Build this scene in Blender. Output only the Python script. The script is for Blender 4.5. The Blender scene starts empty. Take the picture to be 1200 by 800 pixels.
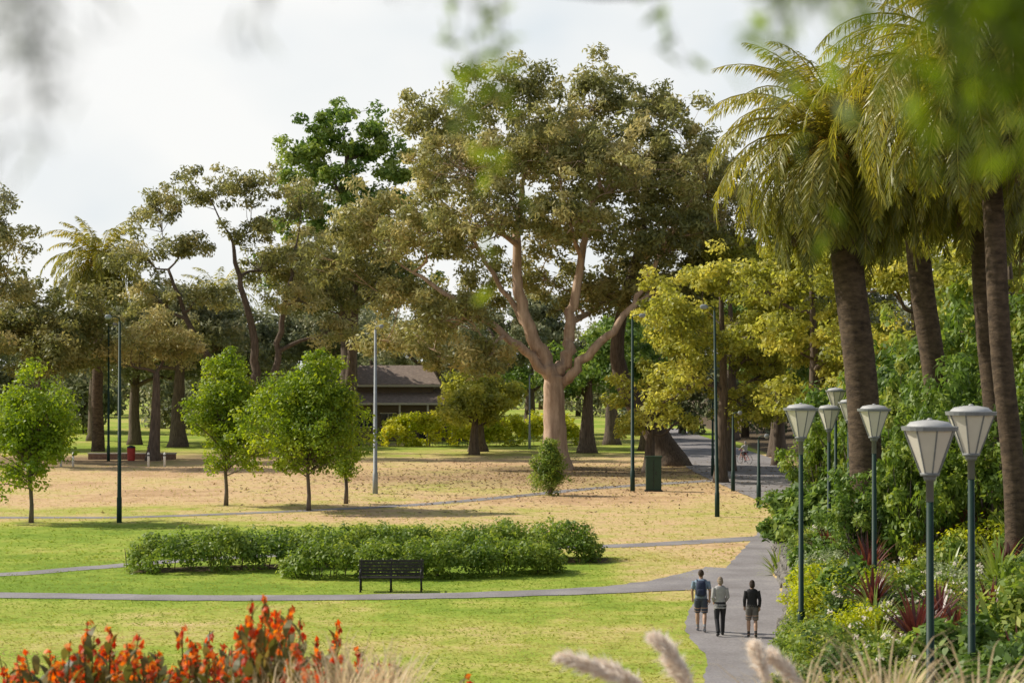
import bpy, bmesh, math, random
import numpy as np
from mathutils import Vector, noise, kdtree
random.seed(7); RNG=np.random.default_rng(7)
scene=bpy.context.scene
COL=scene.collection
# ------------------------------------------------------------------ helpers
class Buf:
    def __init__(s): s.V=[];s.F=[];s.M=[];s.T=[];s.n=0
    def add(s,V,F,mat=0,tint=0.5):
        V=np.asarray(V,float).reshape(-1,3);F=np.asarray(F,int).reshape(-1,4)
        s.V.append(V);s.F.append(F+s.n);s.n+=len(V)
        s.M.append(np.full(len(F),mat));
        s.T.append(np.broadcast_to(np.asarray(tint,float),(len(V),)).copy())
    def mesh(s,name,mats,smooth=()):
        V=np.concatenate(s.V);F=np.concatenate(s.F);M=np.concatenate(s.M);T=np.concatenate(s.T)
        me=bpy.data.meshes.new(name)
        me.vertices.add(len(V));me.vertices.foreach_set('co',V.ravel().astype(np.float32))
        me.loops.add(len(F)*4);me.loops.foreach_set('vertex_index',F.ravel().astype(np.int32))
        me.polygons.add(len(F));me.polygons.foreach_set('loop_start',np.arange(0,len(F)*4,4,dtype=np.int32))
        me.polygons.foreach_set('loop_total',np.full(len(F),4,dtype=np.int32))
        me.polygons.foreach_set('material_index',M.astype(np.int32))
        sm=np.isin(M,list(smooth)) if smooth else np.zeros(len(M),bool)
        me.polygons.foreach_set('use_smooth',sm)
        a=me.attributes.new('tint','FLOAT','POINT');a.data.foreach_set('value',T.astype(np.float32))
        me.update(calc_edges=True)
        for m in mats: me.materials.append(m)
        return me
    def obj(s,name,mats,loc=(0,0,0),rot=0,smooth=(),parent=None,scale=1):
        return put(name,s.mesh(name,mats,smooth),loc,rot,scale,parent)
def put(name,me,loc=(0,0,0),rot=0,scale=1,parent=None):
    o=bpy.data.objects.new(name,me);COL.objects.link(o);o.location=loc;o.rotation_euler=(0,0,rot)
    o.scale=(scale,)*3 if not hasattr(scale,'__len__') else scale
    if parent: o.parent=parent
    return o
def empty(name,loc=(0,0,0),rot=0):
    o=bpy.data.objects.new(name,None);COL.objects.link(o);o.location=loc;o.rotation_euler=(0,0,rot);o.empty_display_size=.3;return o
def nrm(a): return a/(np.linalg.norm(a,axis=-1,keepdims=True)+1e-9)
def tube(buf,pts,radii,sides=8,mat=0,tint=.5,sq=1.0,cap=True,ref=None):
    pts=[np.array(p,float) for p in pts];radii=list(radii)
    if cap:
        pts=[pts[0]]+pts+[pts[-1]];radii=[0]+radii+[0]
    n=len(pts);P=np.array(pts);t=np.zeros_like(P)
    for i in range(n):
        a=P[min(i+1,n-1)]-P[max(i-1,0)]
        if np.linalg.norm(a)<1e-7: a=P[min(i+2,n-1)]-P[max(i-2,0)]
        t[i]=a/(np.linalg.norm(a)+1e-9)
    r=np.array(ref if ref is not None else (0,1,0.01),float)
    if abs(r@t[0])>.9: r=np.array((1,0,0.02))
    u=r-(r@t[0])*t[0];u/=np.linalg.norm(u)
    ang=np.linspace(0,2*math.pi,sides,endpoint=False);V=[]
    for i in range(n):
        u=u-(u@t[i])*t[i];u/=np.linalg.norm(u)+1e-9;w=np.cross(t[i],u)
        V.append(P[i]+radii[i]*(np.cos(ang)[:,None]*u*sq+np.sin(ang)[:,None]*w))
    V=np.concatenate(V);F=[]
    for i in range(n-1):
        for k in range(sides):
            a=i*sides+k;b=i*sides+(k+1)%sides;F.append((a,b,b+sides,a+sides))
    buf.add(V,F,mat,tint)
def box(buf,c,s,mat=0,rz=0,tint=.5,taper=1.0):
    x,y,z=[k/2 for k in s];V=[]
    for zz,f in ((-z,1),(z,taper)):
        for xx,yy in((-x,-y),(x,-y),(x,y),(-x,y)): V.append((xx*f,yy*f,zz))
    V=np.array(V)
    if rz:
        R=np.array([[math.cos(rz),-math.sin(rz),0],[math.sin(rz),math.cos(rz),0],[0,0,1]]);V=V@R.T
    buf.add(V+np.array(c),[(3,2,1,0),(4,5,6,7),(0,1,5,4),(1,2,6,5),(2,3,7,6),(3,0,4,7)],mat,tint)
def leaves(buf,C,N,L,W,mat,tint,axis=None):
    n=len(C)
    if n==0: return
    N=nrm(N);a=RNG.normal(size=(n,3)) if axis is None else axis
    a=a-(a*N).sum(1)[:,None]*N;a=nrm(a);b=np.cross(N,a)
    s=RNG.uniform(.7,1.3,(n,1));l=L*s/2;w=W*s/2
    V=np.stack([C-a*l,C+b*w-a*l*.1,C+a*l,C-b*w-a*l*.1],1).reshape(-1,3)
    buf.add(V,np.arange(n*4).reshape(-1,4),mat,np.repeat(tint,4))
def clumps(buf,CC,rad,per,L,W,mat,tints,flat=.75,droop=0.,up=.5,jit=.12):
    CC=np.asarray(CC,float);K=len(CC)
    if K==0:return
    d=nrm(RNG.normal(size=(K,per,3)));r=RNG.uniform(0,1,(K,per,1))**.45
    off=d*r*np.array([1,1,flat]);rad=np.broadcast_to(np.asarray(rad,float),(K,))
    C=CC[:,None]+off*rad[:,None,None]
    N=off*1.0+RNG.normal(size=off.shape)*.5+np.array([0,0,up])
    ax=RNG.normal(size=off.shape)+np.array([0,0,-droop])
    t=np.asarray(tints)[:,None]+RNG.normal(size=(K,per))*jit
    leaves(buf,C.reshape(-1,3),N.reshape(-1,3),L,W,mat,np.clip(t,0,1).ravel(),ax.reshape(-1,3))
def shell_pts(c,r,n,inner=.55,rough=.2,low=-1.0):
    out=[]
    sd=RNG.uniform(0,100,3)
    while len(out)<n:
        d=nrm(RNG.normal(size=3))
        if d[2]<low: continue
        f=1+rough*2*noise.noise(Vector(d*1.7+sd))
        k=RNG.uniform(inner,1)*f
        out.append(np.array(c)+d*np.array(r)*k)
    return np.array(out)
# ------------------------------------------------------------------ materials
def newmat(name):
    m=bpy.data.materials.new(name);m.use_nodes=True;nt=m.node_tree
    for n in list(nt.nodes):nt.nodes.remove(n)
    return m,nt,nt.nodes,nt.links
def ramp(ns,stops):
    r=ns.new('ShaderNodeValToRGB');e=r.color_ramp.elements
    e[0].position=stops[0][0];e[0].color=(*stops[0][1],1)
    e[1].position=stops[-1][0];e[1].color=(*stops[-1][1],1)
    for p,c in stops[1:-1]:
        q=e.new(p);q.color=(*c,1)
    return r
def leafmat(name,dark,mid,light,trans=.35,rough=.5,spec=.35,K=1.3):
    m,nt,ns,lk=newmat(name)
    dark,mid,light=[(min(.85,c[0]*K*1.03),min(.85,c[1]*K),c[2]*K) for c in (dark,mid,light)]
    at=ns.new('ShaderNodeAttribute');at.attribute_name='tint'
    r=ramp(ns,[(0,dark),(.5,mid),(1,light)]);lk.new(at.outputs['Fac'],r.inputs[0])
    p=ns.new('ShaderNodeBsdfPrincipled');p.inputs['Roughness'].default_value=rough
    p.inputs['Specular IOR Level'].default_value=spec
    t=ns.new('ShaderNodeBsdfTranslucent');mx=ns.new('ShaderNodeMixShader');mx.inputs[0].default_value=trans
    h=ns.new('ShaderNodeHueSaturation');h.inputs['Hue'].default_value=.49;h.inputs['Saturation'].default_value=1.08;h.inputs['Value'].default_value=1.7
    o=ns.new('ShaderNodeOutputMaterial')
    lk.new(r.outputs[0],p.inputs['Base Color']);lk.new(r.outputs[0],h.inputs['Color']);lk.new(h.outputs[0],t.inputs[0])
    lk.new(p.outputs[0],mx.inputs[1]);lk.new(t.outputs[0],mx.inputs[2]);lk.new(mx.outputs[0],o.inputs[0])
    return m
def plain(name,c,rough=.6,var=.25,scale=8,c2=None,bump=.0,metal=0,spec=.4,stretch=None):
    m,nt,ns,lk=newmat(name)
    tc=ns.new('ShaderNodeTexCoord');mp=ns.new('ShaderNodeMapping');lk.new(tc.outputs['Object'],mp.inputs[0])
    if stretch: mp.inputs['Scale'].default_value=stretch
    n=ns.new('ShaderNodeTexNoise');n.inputs['Scale'].default_value=scale;n.inputs['Detail'].default_value=6;n.inputs['Roughness'].default_value=.65
    lk.new(mp.outputs[0],n.inputs['Vector'])
    a=tuple(k*(1-var) for k in c);b=c2 if c2 else tuple(min(1,k*(1+var)) for k in c)
    r=ramp(ns,[(.3,a),(.7,b)]);lk.new(n.outputs[0],r.inputs[0])
    p=ns.new('ShaderNodeBsdfPrincipled');p.inputs['Roughness'].default_value=rough;p.inputs['Metallic'].default_value=metal
    p.inputs['Specular IOR Level'].default_value=spec
    lk.new(r.outputs[0],p.inputs['Base Color'])
    if bump:
        bp=ns.new('ShaderNodeBump');bp.inputs['Strength'].default_value=bump;bp.inputs['Distance'].default_value=.05
        lk.new(n.outputs[0],bp.inputs['Height']);lk.new(bp.outputs[0],p.inputs['Normal'])
    o=ns.new('ShaderNodeOutputMaterial');lk.new(p.outputs[0],o.inputs[0])
    return m
M_euc=leafmat('eucalyptus_leaves',(.085,.095,.03),(.195,.205,.065),(.36,.325,.14),.38,.45,.5)
M_eucd=leafmat('eucalyptus_leaves_dark',(.05,.065,.02),(.12,.135,.04),(.23,.215,.075),.35,.5,.4)
M_fig=leafmat('broad_leaves',(.04,.08,.015),(.10,.17,.03),(.22,.28,.06),.38)
M_young=leafmat('young_tree_leaves',(.06,.11,.012),(.15,.22,.02),(.28,.33,.035),.42)
M_elm=leafmat('elm_leaves',(.11,.13,.02),(.24,.26,.045),(.42,.41,.09),.48)
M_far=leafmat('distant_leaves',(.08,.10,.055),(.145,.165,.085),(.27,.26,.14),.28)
M_palm=leafmat('palm_leaflets',(.05,.065,.012),(.16,.17,.022),(.35,.30,.05),.42,.4,.5)
M_dead=leafmat('dead_fronds',(.06,.04,.02),(.11,.075,.038),(.2,.14,.06),.2)
M_fruit=leafmat('palm_fruit',(.3,.12,.02),(.42,.2,.03),(.5,.3,.06),.2,K=1)
M_hedge=leafmat('hedge_leaves',(.05,.10,.014),(.13,.195,.028),(.28,.33,.06),.38)
M_shrub=leafmat('shrub_leaves',(.045,.09,.015),(.13,.195,.03),(.32,.34,.08),.38)
M_lime=leafmat('lime_leaves',(.14,.20,.012),(.29,.34,.02),(.46,.45,.05),.4)
M_dk=leafmat('dark_shrub_leaves',(.025,.055,.012),(.065,.115,.025),(.15,.2,.05),.3)
M_silver=leafmat('silver_leaves',(.15,.2,.10),(.26,.32,.17),(.44,.47,.28),.3,K=1.1)
M_red=leafmat('cordyline_leaves',(.035,.012,.012),(.09,.03,.022),(.20,.08,.045),.3,.35,.5)
M_flax=leafmat('flax_leaves',(.08,.14,.02),(.19,.27,.045),(.38,.40,.13),.35,.4,.5,K=1.15)
M_straw=leafmat('straw_grass',(.32,.26,.13),(.54,.45,.27),(.75,.67,.46),.4,K=1)
M_plume=leafmat('pampas_plume',(.66,.6,.5),(.78,.72,.63),(.85,.82,.75),.3,.8,.1,K=1)
M_canl=leafmat('canna_leaves',(.05,.06,.015),(.12,.12,.025),(.22,.17,.05),.38,K=1.1)
M_canf=leafmat('canna_petals',(.45,.05,.012),(.66,.13,.02),(.8,.32,.05),.4,K=1)
M_wat=leafmat('wattle_leaves',(.16,.19,.18),(.24,.27,.26),(.34,.37,.36),.45,K=1.2)
M_over=leafmat('overhang_leaves',(.05,.09,.01),(.11,.18,.015),(.2,.28,.03),.5)
M_grass=leafmat('grass_blades',(.17,.25,.03),(.33,.34,.07),(.48,.40,.20),.4,.8,.1,K=1)
M_bark=plain('eucalyptus_bark',(.40,.25,.165),.85,.4,1.1,(.64,.47,.35),.5,stretch=(2,2,.35))
M_barkd=plain('dark_bark',(.09,.064,.046),.9,.4,3,(.18,.135,.10),.6,stretch=(3,3,.5))
M_barkg=plain('grey_bark',(.13,.1,.08),.9,.4,3,(.22,.18,.15),.6,stretch=(3,3,.5))
M_palmt=plain('palm_trunk_bark',(.05,.032,.02),.95,.45,3.2,(.14,.095,.06),.9,stretch=(1,1,2.2))
M_green=plain('dark_green_paint',(.012,.035,.026),.55,.2,4,spec=.25)
M_grey=plain('galvanised_steel',(.25,.27,.28),.55,.15,4)
M_frame=plain('lantern_metal',(.20,.21,.21),.55,.15,6)
M_opal=plain('opal_glass',(.70,.66,.57),.35,.08,2,spec=.5)
M_cap=plain('lantern_cap',(.42,.42,.41),.5,.12,5)
M_bench=plain('bench_dark_timber',(.022,.02,.019),.6,.35,9,(.05,.043,.036),.2)
M_iron=plain('cast_iron',(.015,.015,.016),.5,.2,6)
M_rock=plain('bluestone_rock',(.12,.11,.10),.9,.4,4,(.26,.24,.21),.8)
M_wall=plain('brown_weatherboard',(.12,.085,.06),.8,.3,3,(.19,.14,.10),.3,stretch=(.3,.3,6))
M_roof=plain('brown_roof_tiles',(.22,.16,.13),.8,.3,3,(.36,.28,.23),.4,stretch=(1,1,4))
M_glass=plain('dark_window_glass',(.03,.035,.04),.1,.2,2,spec=.7)
M_trim=plain('cream_trim',(.5,.46,.38),.6,.1,4)
M_redp=plain('red_paint',(.4,.04,.03),.5,.15,4)
M_white=plain('white_paint',(.75,.74,.7),.5,.08,4)
M_box=plain('utility_green_paint',(.02,.05,.03),.55,.2,2)
M_brick=plain('red_brown_brick',(.22,.12,.08),.85,.3,8,(.32,.2,.14),.3)
def asphalt():
    m,nt,ns,lk=newmat('path_asphalt')
    tc=ns.new('ShaderNodeTexCoord')
    n1=ns.new('ShaderNodeTexNoise');n1.inputs['Scale'].default_value=.5;n1.inputs['Detail'].default_value=5
    n2=ns.new('ShaderNodeTexNoise');n2.inputs['Scale'].default_value=18;n2.inputs['Detail'].default_value=4
    for n in(n1,n2): lk.new(tc.outputs['Object'],n.inputs['Vector'])
    r=ramp(ns,[(.3,(.20,.18,.18)),(.55,(.27,.25,.255)),(.75,(.34,.315,.30))]);lk.new(n1.outputs[0],r.inputs[0])
    r2=ramp(ns,[(.3,(.75,.75,.75)),(.7,(1.15,1.15,1.15))]);lk.new(n2.outputs[0],r2.inputs[0])
    mx=ns.new('ShaderNodeMixRGB');mx.blend_type='MULTIPLY';mx.inputs[0].default_value=1
    lk.new(r.outputs[0],mx.inputs[1]);lk.new(r2.outputs[0],mx.inputs[2])
    p=ns.new('ShaderNodeBsdfPrincipled');p.inputs['Roughness'].default_value=.85;lk.new(mx.outputs[0],p.inputs['Base Color'])
    b=ns.new('ShaderNodeBump');b.inputs['Strength'].default_value=.3;b.inputs['Distance'].default_value=.02;lk.new(n2.outputs[0],b.inputs['Height']);lk.new(b.outputs[0],p.inputs['Normal'])
    o=ns.new('ShaderNodeOutputMaterial');lk.new(p.outputs[0],o.inputs[0]);return m
M_path=asphalt()
def lawnmat():
    m,nt,ns,lk=newmat('lawn')
    tc=ns.new('ShaderNodeTexCoord')
    def nz(s,d):
        n=ns.new('ShaderNodeTexNoise');n.inputs['Scale'].default_value=s;n.inputs['Detail'].default_value=d;n.inputs['Roughness'].default_value=.65
        lk.new(tc.outputs['Object'],n.inputs['Vector']);return n
    a=ns.new('ShaderNodeAttribute');a.attribute_name='dry'
    s=ns.new('ShaderNodeAttribute');s.attribute_name='soil'
    n1=nz(.07,7);n2=nz(.5,7);n3=nz(7,5)
    def math_(op,x,y):
        q=ns.new('ShaderNodeMath');q.operation=op
        for i,k in enumerate((x,y)):
            if isinstance(k,(int,float)): q.inputs[i].default_value=k
            else: lk.new(k,q.inputs[i])
        return q.outputs[0]
    v=math_('ADD',a.outputs['Fac'],math_('MULTIPLY',math_('SUBTRACT',n1.outputs[0],.5),1.6))
    v=math_('ADD',v,math_('MULTIPLY',math_('SUBTRACT',n2.outputs[0],.5),1.1))
    v=math_('ADD',v,math_('MULTIPLY',math_('SUBTRACT',n3.outputs[0],.5),.6))
    r=ramp(ns,[(0,(.19,.29,.035)),(.25,(.30,.38,.055)),(.45,(.43,.43,.10)),(.65,(.58,.46,.20)),(.85,(.66,.46,.26)),(1,(.52,.34,.19))])
    lk.new(v,r.inputs[0])
    r2=ramp(ns,[(.28,(.50,.46,.42)),(.5,(.98,.98,.98)),(.75,(1.15,1.15,1.14))]);n4=nz(1.7,9);n4.inputs['Roughness'].default_value=.78;lk.new(n4.outputs[0],r2.inputs[0])
    mx=ns.new('ShaderNodeMixRGB');mx.blend_type='MULTIPLY';mx.inputs[0].default_value=.9
    lk.new(r.outputs[0],mx.inputs[1]);lk.new(r2.outputs[0],mx.inputs[2])
    so=ramp(ns,[(.3,(.07,.055,.035)),(.7,(.19,.14,.09))]);lk.new(n3.outputs[0],so.inputs[0])
    m2=ns.new('ShaderNodeMixRGB');lk.new(s.outputs['Fac'],m2.inputs[0]);lk.new(mx.outputs[0],m2.inputs[1]);lk.new(so.outputs[0],m2.inputs[2])
    p=ns.new('ShaderNodeBsdfPrincipled');p.inputs['Roughness'].default_value=.95;p.inputs['Specular IOR Level'].default_value=.1
    lk.new(m2.outputs[0],p.inputs['Base Color'])
    b=ns.new('ShaderNodeBump');b.inputs['Strength'].default_value=.7;b.inputs['Distance'].default_value=.06
    n5=nz(10,5);lk.new(n5.outputs[0],b.inputs['Height']);lk.new(b.outputs[0],p.inputs['Normal'])
    o=ns.new('ShaderNodeOutputMaterial');lk.new(p.outputs[0],o.inputs[0]);return m
M_lawn=lawnmat()
# ------------------------------------------------------------------ terrain
ED=[-50,0,30,40,46.7,51,55,60,64,72,82,90,98,107,120,150,190,260,400]
EX=[2.5,3,5.0,5.9,6.4,6.95,7.55,8.4,8.95,9.6,10.95,12.9,14.8,17.2,19,21.5,22,24,30]
def edge(d): return np.interp(d,ED,EX)
def terr(x,y):
    x=np.asarray(x,float);y=np.asarray(y,float)
    hill=np.interp(y,[-60,0,8,20,30,40,45],[5.9,5.6,5.1,3.3,1.45,.2,0])
    s=x-edge(y)
    bank=np.interp(s,[0,.3,1,4,8,14,25,60],[0,.7,1.1,1.35,2.7,4.5,6,6.5])*np.interp(y,[85,115,160],[1,.35,.15])
    return np.maximum(hill,bank)
def tz(x,y): return float(terr(x,y))
ML=[(38,3.6,5.6),(46.7,4.5,6.38),(51,4.95,6.9),(55.3,4.85,7.48),(60,5.3,8.35),(64,6.0,8.92),(68,6.9,9.2),(72,7.6,9.55),(75,8.2,9.9),(82,9.6,10.9),(90,11.2,12.8),(98,12.9,14.7),(107,13.8,17.0),(120,13.3,18.8),(150,12.9,21),(192,14.5,20.6),(240,15,20)]
P1=[(-34,66.5,1.4),(-16.6,64.7,1.5),(-9.6,63.9,1.5),(-2.8,64.4,1.5),(2.9,66.1,1.9),(6,68.3,3.0),(8.6,73,3.2)]
P2=[(-34,69.5,1.1),(-20,70.6,1.1),(-15.5,73.6,1.2),(-12,76.8,1.2),(-6,80,1.3),(0,81.6,1.3),(5,82.8,1.4),(11.0,86.5,1.8)]
P3=[(-50,97,1.1),(-26,98,1.1),(-17.7,98.8,1.1),(-6.4,106,1.3),(0,114,1.3),(5.3,122,1.4),(14,131,1.7)]
def onpath(x,y):
    r=(x>np.interp(y,[m[0] for m in ML],[m[1] for m in ML])-.04)&(x<np.interp(y,[m[0] for m in ML],[m[2] for m in ML])+.1)
    for P in (P1,P2,P3):
        c=np.interp(x,[p[0] for p in P],[p[1] for p in P]);w=np.interp(x,[p[0] for p in P],[p[2] for p in P])
        r|=(abs(y-c)<w*.52)&(x<P[-1][0])
    return r
def sst(x,a,b): t=np.clip((x-a)/(b-a),0,1);return t*t*(3-2*t)
def dry(x,y):
    d=np.full(np.shape(x),.38)
    strip=.10*(1-sst(x,2,5))+.66*sst(x,2,5);k=sst(y,62.8,64.2);d=d*(1-k)+strip*k
    mid=.16*(1-sst(x,-7,2))+.66*sst(x,-7,2);k=sst(y,75,80);d=d*(1-k)+mid*k
    k=sst(y,88,100);d=d*(1-k)+.66*k
    k=sst(y,102,112);d=d*(1-k)+.82*k
    k=sst(y,155,185);d=d*(1-k)+.3*k
    return d
xs=np.unique(np.concatenate([np.linspace(-2500,-200,12),np.linspace(-200,-60,20),np.arange(-60,-28,1.2),np.arange(-28,30,.4),np.arange(30,60,1.2),np.linspace(60,200,20),np.linspace(200,2500,12)]))
ys=np.unique(np.concatenate([np.linspace(-400,-20,10),np.arange(-20,34,1.),np.arange(34,112,.4),np.arange(112,270,1.5),np.linspace(270,600,20),np.linspace(600,4000,12)]))
X,Y=np.meshgrid(xs,ys);Z=terr(X,Y)
nx,ny=len(xs),len(ys)
b=Buf();idx=np.arange(nx*ny).reshape(ny,nx)
F=np.stack([idx[:-1,:-1],idx[:-1,1:],idx[1:,1:],idx[1:,:-1]],-1).reshape(-1,4)
b.add(np.stack([X,Y,Z],-1).reshape(-1,3),F,0,.5)
gm=b.mesh('lawn_ground',[M_lawn],smooth=(0,))
a=gm.attributes.new('dry','FLOAT','POINT');a.data.foreach_set('value',dry(X,Y).ravel().astype(np.float32))
soil=sst(X-edge(Y),-.1,.15)
soil=np.maximum(soil,((abs(Y-np.interp(X,[-13.6,-10,-5,0,3.2],[72.6,73.6,75.6,76.6,76.2]))<1.0)&(X>-14)&(X<3.6)).astype(float))
soil=np.maximum(soil,(1-sst(Y,38,42))*((X<4)|(X>6)))
for cx,cy,r,q in((3.1,144,8,.7),(1,134,17,.30),(9,128,10,.25),(-22,165,9,.7),(-38,155,16,.7),(9,143,8,.7),(-14,190,7,.7),(-15.3,106.6,.9,.7),(-10.5,102.8,1.0,.7),(-22.9,94.9,.9,.7)):
    soil=np.maximum(soil,q*(1-sst(np.hypot(X-cx,(Y-cy)),r*.4,r)))
a=gm.attributes.new('soil','FLOAT','POINT');a.data.foreach_set('value',soil.ravel().astype(np.float32))
put('lawn_ground',gm)
def strip(name,L,R,off):
    bb=Buf();V=[];F=[]
    for (a,c) in zip(L,R):
        for k in range(7):
            t=k/6;x=a[0]*(1-t)+c[0]*t;y=a[1]*(1-t)+c[1]*t;V.append((x,y,max(tz(a[0],a[1]),0)+off if y<46 else off))
    for i in range(len(L)-1):
        for k in range(6):
            q=i*7+k;F.append((q,q+1,q+8,q+7))
    bb.add(V,F,0,.5);return bb.obj(name,[M_path])
def smooth_poly(P,n=8):
    out=[];P=[np.array(p,float) for p in P]
    for i in range(len(P)-1):
        p0=P[max(i-1,0)];p1=P[i];p2=P[i+1];p3=P[min(i+2,len(P)-1)]
        for k in range(n):
            t=k/n;out.append(.5*((2*p1)+(-p0+p2)*t+(2*p0-5*p1+4*p2-p3)*t*t+(-p0+3*p1-3*p2+p3)*t**3))
    out.append(P[-1]);return out
m=smooth_poly(ML,14)
strip('asphalt_path',[(p[1]+.10*noise.noise(Vector((p[0]*1.1,1,1))),p[0]) for p in m],[(p[2],p[0]) for p in m],.028)
def cpath(name,P,off):
    q=smooth_poly(P,24);L=[];R=[]
    for i,p in enumerate(q):
        a=q[max(i-1,0)];c=q[min(i+1,len(q)-1)];t=np.array((c[0]-a[0],c[1]-a[1]));t/=np.linalg.norm(t);nn=np.array((-t[1],t[0]))
        w1=p[2]*(1+.16*noise.noise(Vector((p[0]*1.3,p[1],3))));w2=p[2]*(1+.16*noise.noise(Vector((p[0]*1.1,p[1],13))))
        R.append(tuple(p[:2]+nn*w1/2));L.append(tuple(p[:2]-nn*w2/2))
    strip(name,L,R,off)
cpath('asphalt_path',P1,.02);cpath('asphalt_path',P2,.012);cpath('asphalt_path',P3,.012)
def tufts(n,y0,y1,pw,L,W):
    gy=y0+RNG.uniform(0,1,n)**pw*(y1-y0);gx=RNG.uniform(-.28,.2,n)*gy
    ok=(~onpath(gx,gy))&(gx<edge(gy)-.1);gx=gx[ok];gy=gy[ok];k=len(gx)
    C=np.stack([gx,gy,terr(gx,gy)+L*.14],1);ax=np.stack([RNG.normal(size=k),RNG.normal(size=k),np.ones(k)*.6],1)
    N=np.stack([RNG.normal(size=k)*.4,RNG.normal(size=k)*.4,np.ones(k)],1)
    pn=np.array([noise.noise(Vector((x*.3,y*.3,0)))+.7*noise.noise(Vector((x*.07,y*.07,5))) for x,y in zip(gx,gy)])
    leaves(b,C,N,L,W,0,np.clip(dry(gx,gy)*.95+pn*.55+RNG.normal(size=k)*.10,0,1),ax)
b=Buf();tufts(42000,44,78,1.3,.11,.03);tufts(26000,76,150,1.2,.16,.05)
b.obj('grass_tufts',[M_grass])
# fallen leaf litter on the dry lawn
b=Buf();n=5000;gx=RNG.normal(2,10,n);gy=RNG.normal(132,14,n);ok=(gy>100)&(gx<edge(gy)-.3)&(abs(gx-2)<26);gx=gx[ok];gy=gy[ok]
leaves(b,np.stack([gx,gy,np.full(len(gx),.04)],1),np.stack([RNG.normal(size=len(gx))*.3,RNG.normal(size=len(gx))*.3,np.ones(len(gx))],1),.22,.10,0,RNG.uniform(.2,1,len(gx)))
b.obj('fallen_leaves',[M_dead])
# ------------------------------------------------------------------ trees
def tree(name,base,trunk,lobes,mats,leaf=(.3,.13),cr=1.0,per=85,dens=1.0,droop=.6,rough=.25,twigs=.5,tb=.5,tv=.16,inner=.45,flat=.7,low=-.75,forkz=None,scaff=(),sides=10):
    b=Buf();q=smooth_poly(trunk,5);tp=[];tr=[];nodes=[]
    for i,p in enumerate(q):
        w=.06*p[3];tp.append(np.array((p[0]+random.uniform(-w,w),p[1]+random.uniform(-w,w),p[2])));tr.append(p[3]*(1+.5*math.exp(-max(p[2],0)/.5)))
    tp[0][2]=-.3;tube(b,tp,tr,sides,0)
    if forkz is None: forkz=trunk[-1][2]*.38
    nodes=[(p,r) for p,r in zip(tp,tr) if p[2]>forkz] or [(tp[-1],tr[-1])]
    for sc in scaff:
        s=smooth_poly(sc,6);s=[p+np.array([*(RNG.normal(size=3)*.10),0]) if 0<i<len(s)-1 else p for i,p in enumerate(s)]
        tube(b,[p[:3] for p in s],[p[3] for p in s],9,0);nodes+=[(p[:3],p[3]) for p in s[2:]]
    ctr=np.array(tp[-1])*.5+np.array(tp[0])*.5
    for lb in sorted(lobes,key=lambda l:np.linalg.norm(np.array(l[:3])-ctr)):
        c=np.array(lb[:3],float);r=np.array(lb[3:6],float);best=None
        for p,rd in nodes:
            dd=np.linalg.norm(c-p);cost=dd*(1+ (1.2 if p[2]>c[2]-.25*dd else 0))+(.6 if rd<.06 else 0)
            if best is None or cost<best[0]: best=(cost,p,rd,dd)
        _,p0,rd,dd=best;rr=max(.045,min(rd*.8,.07+.03*dd+.012*r[0]))
        wob=.10*dd
        m1=p0*.66+c*.34+RNG.normal(size=3)*wob*.6+np.array([0,0,wob*random.uniform(-.8,1)]);m2=p0*.3+c*.7+RNG.normal(size=3)*wob*.7
        lp=smooth_poly([(*p0,rr),(*m1,rr*.75),(*m2,rr*.5),(*c,rr*.28)],4)
        tube(b,[p[:3] for p in lp],[p[3] for p in lp],6,0);nodes+=[(p[:3],p[3]) for p in lp[3:]]
        area=(r[0]*r[2]+r[1]*r[2]+r[0]*r[1]);n=max(5,int(area*.95*dens/(cr*cr)))
        P=shell_pts(c,r,n,inner,rough,low)
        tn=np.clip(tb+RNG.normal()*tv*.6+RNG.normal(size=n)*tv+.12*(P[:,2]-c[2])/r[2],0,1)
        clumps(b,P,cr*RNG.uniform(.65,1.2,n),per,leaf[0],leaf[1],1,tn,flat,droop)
        for k in range(n):
            if random.random()<twigs:
                s=np.array(lp[random.choice((-1,-3,-5,-7))][:3]);e=P[k];mm=(s+e)/2+RNG.normal(size=3)*.15*np.linalg.norm(e-s)
                tube(b,[s,mm,e],[rr*.2+.012,rr*.12+.01,.01],4,0,cap=False)
    return b.obj(name,mats,(base[0],base[1],tz(*base)-.02),smooth=(0,))
def autolobes(c,R,n,lr,flat=.75,low=-.4,inner=.5):
    P=shell_pts(c,R,n,inner,.15,low);return [(*p,lr*random.uniform(.75,1.25),lr*random.uniform(.75,1.25),lr*flat*random.uniform(.8,1.2)) for p in P]
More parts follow.
